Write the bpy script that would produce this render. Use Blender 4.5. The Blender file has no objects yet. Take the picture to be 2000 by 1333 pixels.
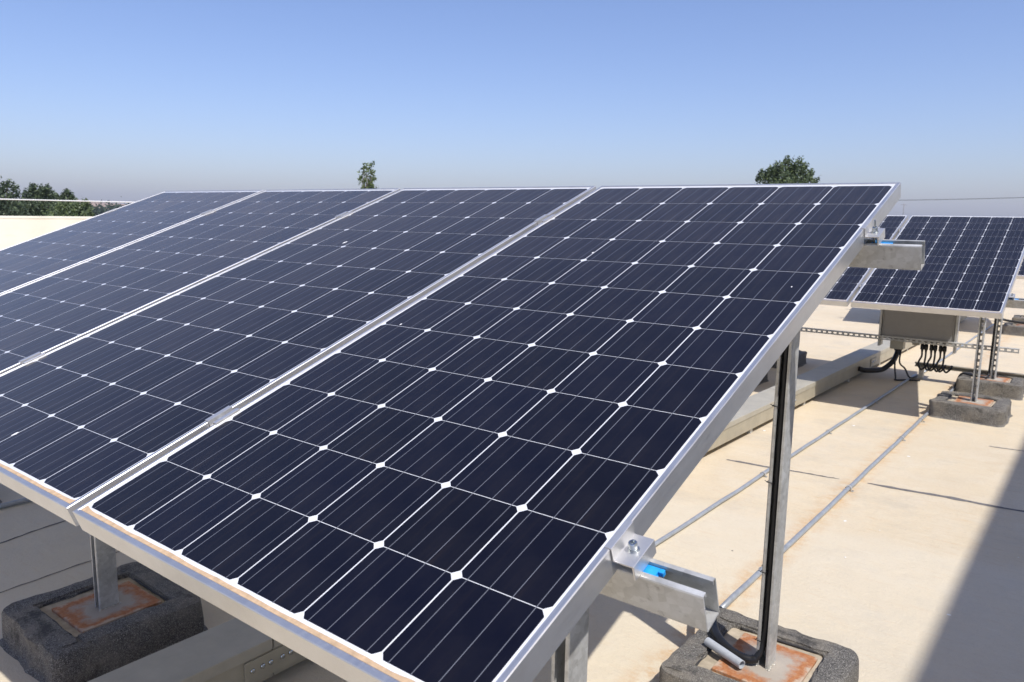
import bpy, math, random
import numpy as np
from mathutils import Vector, Matrix, noise

# ------------------------------------------------------------------ camera, sky, sun, exposure
sc = bpy.context.scene
COL = sc.collection
TH = 0.3487015                      # tilt of the module plane (about 20 degrees)
ct, st = math.cos(TH), math.sin(TH)
H0 = 0.90                           # height of the lower module edge above the roof

YAW, PITCH, ROLL, FPX = -0.660870853, 0.160705923, 0.016046968, 1514.915
CAMPOS = Vector((1.49646705, -0.587605563, 0.56146393 + H0))
fw = Vector((math.sin(YAW)*math.cos(PITCH), math.cos(YAW)*math.cos(PITCH), -math.sin(PITCH)))
rt0 = Vector((math.cos(YAW), -math.sin(YAW), 0)); up0 = rt0.cross(fw)
rt = rt0*math.cos(ROLL) + up0*math.sin(ROLL); upv = -rt0*math.sin(ROLL) + up0*math.cos(ROLL)
cd = bpy.data.cameras.new('camera'); cam = bpy.data.objects.new('camera', cd); COL.objects.link(cam)
cd.sensor_width = 36.0; cd.lens = FPX/2000*36; cd.clip_start = 0.05; cd.clip_end = 9000
M = Matrix.Identity(4)
for k in range(3):
    M[k][0] = rt[k]; M[k][1] = upv[k]; M[k][2] = -fw[k]; M[k][3] = CAMPOS[k]
cam.matrix_world = M
cd.dof.use_dof = True; cd.dof.focus_distance = 1.9; cd.dof.aperture_fstop = 11
sc.camera = cam

SUN = Vector((0.4923, -0.1991, 0.8474)).normalized()
SUN_EL = math.asin(SUN.z); SUN_AZ = math.atan2(SUN.x, SUN.y)
w = bpy.data.worlds.new('World'); sc.world = w; w.use_nodes = True
nt = w.node_tree; nt.nodes.clear()
sky = nt.nodes.new('ShaderNodeTexSky'); sky.sky_type = 'NISHITA'; sky.sun_disc = False
sky.sun_elevation = SUN_EL; sky.sun_rotation = SUN_AZ
sky.air_density = 1.0; sky.dust_density = 1.15; sky.ozone_density = 4.0; sky.altitude = 0
bg = nt.nodes.new('ShaderNodeBackground'); bg.inputs[1].default_value = 0.142
wo = nt.nodes.new('ShaderNodeOutputWorld')
tint = nt.nodes.new('ShaderNodeMix'); tint.data_type = 'RGBA'; tint.blend_type = 'MULTIPLY'; tint.inputs[0].default_value = 1.0
tint.inputs[7].default_value = (1.02, 0.975, 1.15, 1)        # the camera's cool white balance, over the whole sky alike
nt.links.new(sky.outputs[0], tint.inputs[6]); nt.links.new(tint.outputs[2], bg.inputs[0]); nt.links.new(bg.outputs[0], wo.inputs[0])
sl = bpy.data.lights.new('sun', 'SUN'); sl.energy = 4.75; sl.angle = math.radians(0.53); sl.color = (1.0, 0.972, 0.965)
so = bpy.data.objects.new('sun', sl); COL.objects.link(so)
so.rotation_euler = (-SUN).to_track_quat('-Z', 'Y').to_euler(); so.location = SUN*60
sc.view_settings.view_transform = 'Standard'; sc.view_settings.look = 'None'
sc.view_settings.exposure = 0.0; sc.view_settings.gamma = 1.0

HAZE = 0.0002
RND = random.Random(7)
R = math.radians

def ray(x, y): return fw + rt*((x-1000)/FPX) - upv*((y-666.5)/FPX)
def at_z(x, y, z): d = ray(x, y); return CAMPOS + d*((z-CAMPOS.z)/d.z)
def at_y(x, y, Y): d = ray(x, y); return CAMPOS + d*((Y-CAMPOS.y)/d.y)
def at_d(x, y, D): d = ray(x, y); return CAMPOS + d*D          # D metres along the view axis
def pl(u, v, wv=0.0): return Vector((u, v*ct - wv*st, H0 + v*st + wv*ct))   # module plane -> world

# ------------------------------------------------------------------ materials
def newmat(name):
    m = bpy.data.materials.new(name); m.use_nodes = True
    t = m.node_tree; b = t.nodes['Principled BSDF']
    return m, t, b
def N(t, kind, **kw):
    n = t.nodes.new(kind)
    for k, v in kw.items():
        if k == 'ins':
            for kk, vv in v.items(): n.inputs[kk].default_value = vv
        else: setattr(n, k, v)
    return n
def ramp(t, stops, fac=None, interp='LINEAR'):
    n = t.nodes.new('ShaderNodeValToRGB'); e = n.color_ramp.elements; n.color_ramp.interpolation = interp
    while len(e) < len(stops): e.new(0.5)
    for k, (p, c) in enumerate(stops):
        e[k].position = p; e[k].color = (c[0], c[1], c[2], 1) if not isinstance(c, (int, float)) else (c, c, c, 1)
    if fac is not None: t.links.new(fac, n.inputs[0])
    return n
def coords(t, scale=(1, 1, 1), which='Object'):
    tc = t.nodes.new('ShaderNodeTexCoord'); mp = t.nodes.new('ShaderNodeMapping')
    mp.inputs['Scale'].default_value = scale; t.links.new(tc.outputs[which], mp.inputs[0]); return mp.outputs[0]
def nz(t, vec, scale, detail=5, rough=.6):
    n = N(t, 'ShaderNodeTexNoise', ins={'Scale': scale, 'Detail': detail, 'Roughness': rough}); t.links.new(vec, n.inputs['Vector']); return n.outputs['Fac']
def mixc(t, fac, a, b, mode='MIX'):
    n = t.nodes.new('ShaderNodeMix'); n.data_type = 'RGBA'; n.blend_type = mode
    for sock, v in ((n.inputs[0], fac), (n.inputs[6], a), (n.inputs[7], b)):
        if isinstance(v, (int, float)): sock.default_value = v
        elif isinstance(v, tuple): sock.default_value = (v[0], v[1], v[2], 1)
        else: t.links.new(v, sock)
    return n.outputs[2]
def mth(t, op, a, b=None, clamp=False):
    n = t.nodes.new('ShaderNodeMath'); n.operation = op; n.use_clamp = clamp
    for k, v in ((0, a), (1, b)):
        if v is None: continue
        if isinstance(v, (int, float)): n.inputs[k].default_value = v
        else: t.links.new(v, n.inputs[k])
    return n.outputs[0]
def bump(t, b, h, strength=.3, dist=.01):
    n = N(t, 'ShaderNodeBump', ins={'Strength': strength, 'Distance': dist}); t.links.new(h, n.inputs['Height']); t.links.new(n.outputs[0], b.inputs['Normal'])

MT = {}
def simple(name, col, rough=.5, metal=0.0, var=.12, scale=30, bmp=0.0, stretch=(1, 1, 1)):
    m, t, b = newmat(name)
    v = coords(t, stretch); f = nz(t, v, scale, 6)
    lo = tuple(c*(1-var) for c in col); hi = tuple(min(1, c*(1+var)) for c in col)
    r = ramp(t, [(.3, lo), (.7, hi)], f); t.links.new(r.outputs[0], b.inputs['Base Color'])
    b.inputs['Roughness'].default_value = rough; b.inputs['Metallic'].default_value = metal
    if bmp: bump(t, b, f, bmp, .004)
    MT[name] = m; return m

# --- silicon cell under glass
m, t, b = newmat('cell')
v = coords(t, (60, 2.2, 1)); f1 = nz(t, v, 1.0, 6, .7)
oi = t.nodes.new('ShaderNodeObjectInfo')
streak = ramp(t, [(.30, (.0008, .0011, .0058)), (.55, (.0018, .0018, .0058)), (.80, (.011, .0075, .0075))], f1)
c2 = mixc(t, mth(t, 'MULTIPLY', oi.outputs['Random'], .85), streak.outputs[0], (.0008, .0014, .0095))
vd = coords(t, (1, 1, 1)); fd = nz(t, vd, 9, 8, .65)
dust = ramp(t, [(.40, .0), (.80, .020)], fd)
c3 = mixc(t, dust.outputs[0], c2, (.33, .29, .25))
t.links.new(c3, b.inputs['Base Color'])
b.inputs['Roughness'].default_value = .55; b.inputs['Specular IOR Level'].default_value = .12
b.inputs['Coat Weight'].default_value = 1.0; b.inputs['Coat IOR'].default_value = 1.24
shw = mth(t, 'MULTIPLY', ramp(t, [(.28, .38), (.72, 1.0)], f1).outputs[0], mth(t, 'ADD', mth(t, 'MULTIPLY', oi.outputs['Random'], .35), .72), True)
t.links.new(shw, b.inputs['Sheen Weight']); b.inputs['Sheen Roughness'].default_value = .28; b.inputs['Sheen Tint'].default_value = (1.0, .80, .52, 1)
rr = ramp(t, [(.3, .045), (.8, .13)], fd); t.links.new(rr.outputs[0], b.inputs['Coat Roughness'])
MT['cell'] = m
# --- ribbon and back sheet under the same glass
for nm, col in (('ribbon', (.17, .175, .19)), ('backsheet', (.78, .78, .76))):
    m, t, b = newmat(nm)
    v = coords(t); f = nz(t, v, 14, 6)
    r = ramp(t, [(.3, tuple(c*.9 for c in col)), (.7, col)], f); t.links.new(r.outputs[0], b.inputs['Base Color'])
    b.inputs['Roughness'].default_value = .5
    b.inputs['Coat Weight'].default_value = 1.0; b.inputs['Coat IOR'].default_value = 1.42; b.inputs['Coat Roughness'].default_value = .08
    MT[nm] = m
# --- anodised aluminium frame
m, t, b = newmat('frame')
v = coords(t, (1, 1, 1)); f = nz(t, v, 6, 8, .7)
fb = nz(t, coords(t, (90, 3, 90)), 3, 4)
r = ramp(t, [(.25, (.58, .57, .555)), (.7, (.70, .70, .70))], f)
t.links.new(r.outputs[0], b.inputs['Base Color']); b.inputs['Metallic'].default_value = .85
rr = ramp(t, [(.3, .34), (.7, .50)], fb); t.links.new(rr.outputs[0], b.inputs['Roughness'])
bump(t, b, fb, .06, .001)
MT['frame'] = m
simple('clamp', (.66, .65, .63), .40, .75, .06, 60)
simple('bolt', (.55, .58, .58), .25, .95, .15, 200)
# --- hot-dip galvanised steel with spangle and blotches
m, t, b = newmat('galv')
v = coords(t)
vo = N(t, 'ShaderNodeTexVoronoi', ins={'Scale': 70.0}); t.links.new(v, vo.inputs['Vector'])
f = nz(t, v, 14, 8, .7); f2 = nz(t, v, 55, 6, .7)
c1 = ramp(t, [(.25, (.36, .35, .315)), (.5, (.52, .515, .48)), (.75, (.64, .64, .61))], f)
sg = t.nodes.new('ShaderNodeSeparateColor'); t.links.new(vo.outputs['Color'], sg.inputs[0]); cg = ramp(t, [(0, .35), (1, .65)], sg.outputs[0])
sp = mixc(t, .35, c1.outputs[0], cg.outputs[0], 'OVERLAY')
sm = ramp(t, [(.58, 0.0), (.72, .6)], f2)
c2 = mixc(t, sm.outputs[0], sp, (.20, .19, .17))
t.links.new(c2, b.inputs['Base Color']); b.inputs['Metallic'].default_value = .40
rr = ramp(t, [(.3, .36), (.7, .58)], f); t.links.new(rr.outputs[0], b.inputs['Roughness'])
bump(t, b, f2, .10, .002)
MT['galv'] = m
simple('blue_plastic', (.02, .33, .80), .35, 0, .08, 40)
simple('black_plastic', (.012, .012, .013), .42, 0, .25, 60)
simple('grey_pvc', (.42, .44, .45), .4, 0, .1, 40)
simple('pipe', (.36, .38, .39), .42, .35, .16, 30)
simple('box_grey', (.30, .285, .262), .5, 0, .05, 12)
simple('tray', (0.420, 0.387, 0.302), .5, .1, .10, 9, .05)
simple('tray_body', (0.400, 0.358, 0.261), .5, .1, .10, 9, .05)
# --- dust deposit at the lower glass edge
simple('dust', (0.520, 0.363, 0.216), .9, 0, .22, 60, .2)
# --- bitumen felt with mineral chips
m, t, b = newmat('felt')
v = coords(t)
vo = N(t, 'ShaderNodeTexVoronoi', ins={'Scale': 420.0}); t.links.new(v, vo.inputs['Vector'])
f = nz(t, v, 7, 8, .7); f3 = nz(t, v, 130, 3)
sep = t.nodes.new('ShaderNodeSeparateColor'); t.links.new(vo.outputs['Color'], sep.inputs[0])
chip = ramp(t, [(.0, (.055, .051, .045)), (.55, (.145, .136, .120)), (.85, (.24, .226, .20)), (1, (.42, .395, .345))], sep.outputs[0])
du = ramp(t, [(.42, 0.0), (.72, .75)], f)
gm = t.nodes.new('ShaderNodeNewGeometry'); sx = t.nodes.new('ShaderNodeSeparateXYZ'); t.links.new(gm.outputs['Normal'], sx.inputs[0])
c1_ = mixc(t, du.outputs[0], chip.outputs[0], (.33, .29, .225))
tarn = nz(t, v, 4.2, 9, .78)
c2 = mixc(t, ramp(t, [(.55, 0.0), (.63, .75)], tarn).outputs[0], c1_, (.030, .028, .026))
t.links.new(c2, b.inputs['Base Color']); b.inputs['Roughness'].default_value = .9
bump(t, b, mth(t, 'ADD', mth(t, 'MULTIPLY', vo.outputs['Distance'], .6), mth(t, 'MULTIPLY', f, 2.2)), .8, .009)
MT['felt'] = m
simple('tar', (.035, .033, .032), .6, 0, .4, 40, .4)
simple('mortar', (0.400, 0.338, 0.243), .92, 0, .25, 25, .5)
# --- rusty base plate: zinc-grey patch round the weld, rust ring, dusty rim
m, t, b = newmat('rust')
v = coords(t); sx = t.nodes.new('ShaderNodeSeparateXYZ'); t.links.new(v, sx.inputs[0])
dd = mth(t, 'MAXIMUM', mth(t, 'ABSOLUTE', sx.outputs[0]), mth(t, 'MULTIPLY', mth(t, 'ABSOLUTE', sx.outputs[1]), .82))
f = nz(t, v, 16, 8, .7); ff = nz(t, v, 70, 6, .7)
dd2 = mth(t, 'ADD', dd, mth(t, 'MULTIPLY', mth(t, 'SUBTRACT', f, .5), .12))
rc = ramp(t, [(.25, (.27, .085, .026)), (.5, (.38, .15, .055)), (.8, (.47, .26, .125))], ff)
k1 = ramp(t, [(.058, .85), (.088, 0.0)], dd2)
k2 = ramp(t, [(.104, 0.0), (.122, .85)], dd2)
c1 = mixc(t, k1.outputs[0], rc.outputs[0], (.37, .355, .30))
c2 = mixc(t, k2.outputs[0], c1, (.47, .39, .29))
t.links.new(c2, b.inputs['Base Color']); b.inputs['Roughness'].default_value = .8
bump(t, b, ff, .4, .003)
MT['rust'] = m
# --- cream roof coating
m, t, b = newmat('roof')
v = coords(t)
f1 = nz(t, v, .75, 8, .62); f2 = nz(t, v, 4.5, 10, .70); f3 = nz(t, v, 60, 6, .8)
fs = nz(t, coords(t, (4, 30, 1)), 1.6, 9, .75)
c1 = ramp(t, [(.30, (0.560, 0.463, 0.315)), (.5, (0.645, 0.536, 0.361)), (.70, (0.710, 0.589, 0.391))], f1)
c2 = mixc(t, ramp(t, [(.44, 0.0), (.66, .6)], f2).outputs[0], c1.outputs[0], (0.660, 0.574, 0.424))
c3 = mixc(t, ramp(t, [(.54, 0.0), (.68, .60)], fs).outputs[0], c2, (0.580, 0.396, 0.206))
c4 = mixc(t, ramp(t, [(.54, 0.0), (.72, .60)], f3).outputs[0], c3, (0.400, 0.333, 0.239))
c5 = mixc(t, ramp(t, [(.50, 0.0), (.70, .62)], nz(t, v, 1.5, 10, .74)).outputs[0], c4, (0.420, 0.372, 0.290))
c6 = mixc(t, ramp(t, [(.60, 0.0), (.66, .55)], nz(t, coords(t, (1, 1.6, 1)), 16, 10, .82)).outputs[0], c5, (0.440, 0.372, 0.269))
fw_ = nz(t, coords(t, (1.2, 13, 1)), 1.5, 9, .7)
c7 = mixc(t, ramp(t, [(.60, 0.0), (.70, .45)], fw_).outputs[0], c6, (0.720, 0.651, 0.504))
fg = nz(t, v, 150, 4, .7)
c8 = mixc(t, ramp(t, [(.54, 0.0), (.70, .40)], fg).outputs[0], c7, (0.470, 0.391, 0.273))
sx = t.nodes.new('ShaderNodeSeparateXYZ'); t.links.new(v, sx.inputs[0])
dp_ = mth(t, 'ABSOLUTE', mth(t, 'SUBTRACT', sx.outputs[0], .452))
st_ = mth(t, 'MULTIPLY', ramp(t, [(.015, .8), (.095, 0.0)], dp_).outputs[0], ramp(t, [(.42, 0.0), (.62, 1.0)], nz(t, v, 11, 8, .8)).outputs[0])
yz = mth(t, 'ADD', sx.outputs[1], mth(t, 'MULTIPLY', mth(t, 'SUBTRACT', f2, .5), .5))
zone = ramp(t, [(.300, .42), (.312, 0.0)], mth(t, 'MULTIPLY', mth(t, 'SUBTRACT', yz, mth(t, 'MULTIPLY', sx.outputs[0], .13)), .1))
c8b = mixc(t, zone.outputs[0], c8, (0.655, 0.593, 0.462))
c9 = mixc(t, st_, c8b, (0.560, 0.347, 0.160))
t.links.new(c9, b.inputs['Base Color']); b.inputs['Roughness'].default_value = .82
bump(t, b, mth(t, 'ADD', mth(t, 'MULTIPLY', f2, 1.2), mth(t, 'ADD', mth(t, 'MULTIPLY', f3, .45), mth(t, 'MULTIPLY', fg, .25))), .6, .014)
MT['roof'] = m
# --- parapet / tower render
m, t, b = newmat('render')
v = coords(t); f1 = nz(t, v, 1.2, 8); f2 = nz(t, coords(t, (1, 1, 9)), .8, 8, .7)
c1 = ramp(t, [(.3, (0.710, 0.661, 0.522)), (.7, (0.800, 0.750, 0.603))], f1)
c2 = mixc(t, ramp(t, [(.58, 0.0), (.75, .4)], f2).outputs[0], c1.outputs[0], (0.520, 0.412, 0.288))
t.links.new(c2, b.inputs['Base Color']); b.inputs['Roughness'].default_value = .85
bump(t, b, f1, .2, .01)
MT['render'] = m
simple('white_paint', (.70, .69, .66), .45, 0, .06, 12)
simple('crack', (.15, .14, .13), .9, 0, .4, 80)
simple('crack_pale', (.26, .235, .20), .9, 0, .3, 80)
simple('crack_faint', (.46, .41, .345), .9, 0, .2, 80)
simple('dropping', (.75, .73, .68), .8, 0, .1, 80)
simple('weld', (.46, .43, .36), .5, .4, .25, 200)
simple('bark', (.10, .075, .055), .9, 0, .3, 20, .4)
simple('soil', (.17, .15, .085), .95, 0, .35, .05)
simple('hill', (.32, .22, .15), .95, 0, .25, .01)
simple('pole', (.22, .21, .20), .7, 0, .2, 3)
def leafmat(name, col, col2):
    m, t, b = newmat(name)
    g = t.nodes.new('ShaderNodeNewGeometry')
    r = ramp(t, [(0, col), (1, col2)], g.outputs['Random Per Island'])
    t.links.new(r.outputs[0], b.inputs['Base Color']); b.inputs['Roughness'].default_value = .55
    tr = t.nodes.new('ShaderNodeBsdfTranslucent'); t.links.new(r.outputs[0], tr.inputs[0])
    mx = t.nodes.new('ShaderNodeMixShader'); mx.inputs[0].default_value = .3
    t.links.new(b.outputs[0], mx.inputs[1]); t.links.new(tr.outputs[0], mx.inputs[2])
    t.links.new(mx.outputs[0], t.nodes['Material Output'].inputs[0]); MT[name] = m
leafmat('leaf_dark', (.045, .068, .036), (.092, .125, .066))
leafmat('leaf_mid', (.085, .12, .05), (.16, .205, .095))
leafmat('leaf_light', (.10, .14, .04), (.19, .235, .085))
leafmat('leaf_far', (.035, .06, .04), (.06, .09, .055))

# ------------------------------------------------------------------ mesh helpers
class MB:
    def __init__(s): s.v = []; s.f = []; s.mi = []; s.cur = 0
    def add(s, vs, fs):
        o = len(s.v); s.v += [tuple(q) for q in vs]
        for f in fs: s.f.append(tuple(o+k for k in f)); s.mi.append(s.cur)
    def box(s, x0, x1, y0, y1, z0, z1):
        s.add([(x0,y0,z0),(x1,y0,z0),(x1,y1,z0),(x0,y1,z0),(x0,y0,z1),(x1,y0,z1),(x1,y1,z1),(x0,y1,z1)],
              [(0,3,2,1),(4,5,6,7),(0,1,5,4),(1,2,6,5),(2,3,7,6),(3,0,4,7)])
    def extr(s, prof, a, b, fn, flip=False):
        # extrude a closed 2-D profile from a to b; fn(p, q, along) -> xyz
        n = len(prof)
        vs = [fn(p, q, a) for p, q in prof] + [fn(p, q, b) for p, q in prof]
        fs = [(k, (k+1) % n, n+(k+1) % n, n+k) for k in range(n)] + [tuple(range(n-1, -1, -1)), tuple(range(n, 2*n))]
        if flip: fs = [tuple(reversed(f)) for f in fs]
        s.add(vs, fs)
    def tube(s, pts, r, n=10, cap=True):
        pts = [Vector(p) for p in pts]; m = len(pts); rs = r if isinstance(r, (list, tuple)) else [r]*m
        t0 = (pts[1]-pts[0]).normalized(); a = Vector((0, 0, 1)) if abs(t0.z) < .9 else Vector((1, 0, 0))
        u = t0.cross(a).normalized(); vs = []
        for k in range(m):
            tt = (pts[min(k+1, m-1)]-pts[max(k-1, 0)]).normalized()
            u = (u - tt*u.dot(tt)).normalized(); w_ = tt.cross(u)
            for j in range(n):
                an = 2*math.pi*j/n; vs.append(pts[k] + (u*math.cos(an)+w_*math.sin(an))*rs[k])
        fs = [(k*n+j, k*n+(j+1) % n, (k+1)*n+(j+1) % n, (k+1)*n+j) for k in range(m-1) for j in range(n)]
        if cap: fs += [tuple(range(n-1, -1, -1)), tuple((m-1)*n+j for j in range(n))]
        s.add(vs, fs)
    def mesh(s, name, mats, smooth=False):
        me = bpy.data.meshes.new(name); me.from_pydata(s.v, [], s.f)
        for q in (mats if isinstance(mats, (list, tuple)) else [mats]): me.materials.append(MT[q])
        if any(s.mi): me.polygons.foreach_set('material_index', s.mi)
        if smooth: me.polygons.foreach_set('use_smooth', [True]*len(s.f))
        me.update(); return me

def obj(name, mb, mats=None, parent=None, loc=(0, 0, 0), rot=(0, 0, 0), smooth=False, bev=0.0, seg=2):
    me = mb.mesh(name, mats, smooth) if isinstance(mb, MB) else mb
    o = bpy.data.objects.new(name, me); COL.objects.link(o)
    o.location = loc; o.rotation_euler = rot
    if parent: o.parent = parent
    if bev:
        bm_ = o.modifiers.new('bevel', 'BEVEL'); bm_.width = bev; bm_.segments = seg; bm_.limit_method = 'ANGLE'; bm_.angle_limit = R(35)
    return o
def empty(name, loc=(0, 0, 0), rot=(0, 0, 0)):
    o = bpy.data.objects.new(name, None); COL.objects.link(o); o.location = loc; o.rotation_euler = rot
    o.empty_display_size = .05; return o
def tag(o, label=None, cat=None, group=None, kind=None):
    if label: o['label'] = label
    if cat: o['category'] = cat
    if group: o['group'] = group
    if kind: o['kind'] = kind
    return o
def copy_tree(o, parent=None):
    c = o.copy(); COL.objects.link(c); c.parent = parent
    for ch in o.children: copy_tree(ch, c)
    return c
def smoothpath(pts, n=8):
    pts = [Vector(p) for p in pts]; out = []
    P = [pts[0]*2-pts[1]] + pts + [pts[-1]*2-pts[-2]]
    for k in range(1, len(P)-2):
        for j in range(n):
            q = j/n; p0, p1, p2, p3 = P[k-1], P[k], P[k+1], P[k+2]
            out.append(.5*((2*p1)+(p2-p0)*q+(2*p0-5*p1+4*p2-p3)*q*q+(3*p1-p0-3*p2+p3)*q**3))
    out.append(pts[-1]); return out

# ------------------------------------------------------------------ the setting
GZ = -5.2                           # ground below the roof
g = MB(); n_ = 24; S_ = 4000
vs = []; fs = []
for a in range(n_+1):
    for c in range(n_+1):
        x = -S_+2*S_*a/n_; y = -S_+2*S_*c/n_; vs.append((x, y, GZ - (1.5*noise.noise(Vector((x, y, 0))*.002)+1.5 if abs(x) > 300 or abs(y) > 300 else 0)))
for a in range(n_):
    for c in range(n_): fs.append((a*(n_+1)+c, (a+1)*(n_+1)+c, (a+1)*(n_+1)+c+1, a*(n_+1)+c+1))
g.add(vs, fs); tag(obj('ground', g, 'soil'), 'dry olive farmland far below the flat roof', 'ground', kind='structure')
PX = -21.0                          # inner face of the left parapet
PX1, PY0, PY1 = 14.0, -9.0, 34.0
r_ = MB(); r_.box(PX-.24, PX1, PY0, PY1, -.30, 0)
roof = tag(obj('roof', r_, 'roof'), 'cream coated flat concrete roof deck', 'roof', kind='structure')
b_ = MB(); b_.box(PX-.20, PX1-.04, PY0+.04, PY1-.04, GZ-.5, -.301)
tag(obj('building', b_, 'render'), 'cream rendered building block carrying the flat roof', 'building')

# parapet walls of the flat roof
def parapet(x0, x1, y0, y1, h, label):
    root = empty('parapet_wall', ((x0+x1)/2, (y0+y1)/2, 0))
    cx, cy = (x0+x1)/2, (y0+y1)/2
    a = MB(); a.box(x0-cx, x1-cx, y0-cy, y1-cy, 0, h-.07); obj('wall', a, 'render', root)
    a = MB(); a.box(x0-.008-cx, x1+.008-cx, y0-cy, y1-cy, h-.07, h); obj('coping', a, 'render', root, bev=.012)
    return tag(root, label, 'wall', 'parapet walls')
parapet(PX-.24, PX, PY0, PY1, 1.24, 'long cream parapet wall left of the front row of panels')
parapet(PX+.04, PX1, PY1-.24, PY1, .9, 'low far parapet wall beyond the last row of panels')
hr = empty('handrail', (PX-.12, 8, 1.24))
a = MB(); a.tube([(0, -17, .42), (0, 25, .42)], .016, 10); obj('rail', a, 'white_paint', hr, smooth=True)
for yy in (-17, -12.6, -8.2, -3.8, 4.9, 9.5, 14.5, 20, 25):
    a = MB(); a.tube([(0, yy, 0), (0, yy, .40)], .022, 8); obj('upright', a, 'white_paint', hr, smooth=True)
tag(hr, 'thin white pipe handrail running above the left parapet', 'handrail')

# stair tower to the right, out of frame; it throws the broad soft-edged shade at the right
TX, THh = 4.36, 5.5
tw = empty('stair_tower', (TX+2.2, 2.5, 0))
a = MB(); a.box(-2.2, 2.2, -4.5, 4.5, 0, THh-.1); obj('wall', a, 'render', tw)
a = MB(); a.box(-2.24, 2.24, -4.54, 4.54, THh-.1, THh+.02); obj('coping', a, 'render', tw)
a = MB(); a.box(-2.23, -2.2, -.5, .5, 0, 2.05); d_ = obj('door', a, 'box_grey', tw)
a = MB(); a.tube([(-2.27, .38, 1.0), (-2.27, .38, 1.14)], .012, 8); a.tube([(-2.27, .38, 1.01), (-2.225, .38, 1.01)], .008, 8); a.tube([(-2.27, .38, 1.13), (-2.225, .38, 1.13)], .008, 8)
obj('handle', a, 'bolt', d_)
tag(tw, 'cream stair tower on the roof right of the panel rows', 'tower')

# roof joints: thin dark sealant lines
def joint(pts, w0, w1, mat, lab=None):
    a = MB(); n = 40; P = smoothpath(pts, n//(len(pts)-1)); L = len(P); vs = []
    for k, p in enumerate(P):
        q = k/(L-1); tt = (P[min(k+1, L-1)]-P[max(k-1, 0)]).normalized(); nn = Vector((-tt.y, tt.x, 0))
        ww = 1.35*(w0+(w1-w0)*q)*(.55+.8*abs(noise.noise(Vector((p.x*9, p.y*9, 3)))))*min(1, 6*q+.25)*min(1, 6*(1-q)+.1)
        off = nn*.012*noise.noise(Vector((p.x*4, p.y*4, 1)))
        z = .004+.0012*math.sin(k*1.7)
        vs += [p+off+nn*ww+Vector((0, 0, z*.4)), p+off+Vector((0, 0, z)), p+off-nn*ww+Vector((0, 0, z*.4))]
    a.add(vs, [f for k in range(L-1) for f in ((3*k, 3*k+3, 3*k+4, 3*k+1), (3*k+1, 3*k+4, 3*k+5, 3*k+2))])
    return obj('sealant_line', a, mat, roof)
joint([(-.27, 3.845, 0), (.05, 3.89, 0), (.37, 3.935, 0)], .020, .006, 'crack')
joint([(.515, 3.962, 0), (.85, 4.0, 0), (1.27, 4.04, 0), (2.4, 4.14, 0)], .020, .013, 'crack')
joint([(.95, 5.285, 0), (1.2, 5.31, 0), (1.7, 5.36, 0)], .010, .008, 'crack_pale')
joint([(-2.22, .2, 0), (-2.25, .58, 0), (-2.30, .9, 0), (-2.33, 1.7, 0)], .006, .005, 'crack')
joint([(-1.72, .1, 0), (-1.76, .6, 0), (-1.8, 1.3, 0)], .003, .004, 'crack_pale')
for k in range(16):
    px, py = RND.uniform(1250, 2000), RND.uniform(760, 1300)
    p = at_z(px, py, 0); rr = RND.uniform(.003, .011) if k > 3 else RND.uniform(.010, .016); a = MB(); n = 9
    ring = [(rr*RND.uniform(.5, 1.2)*math.cos(6.283*j/n), rr*RND.uniform(.5, 1.2)*math.sin(6.283*j/n), 0) for j in range(n)]
    a.add(ring+[(0, 0, .003)], [(j, (j+1) % n, n) for j in range(n)])
    obj('speck', a, RND.choice(['dropping', 'crack', 'dropping']), roof, (p.x, p.y, .001))

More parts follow.
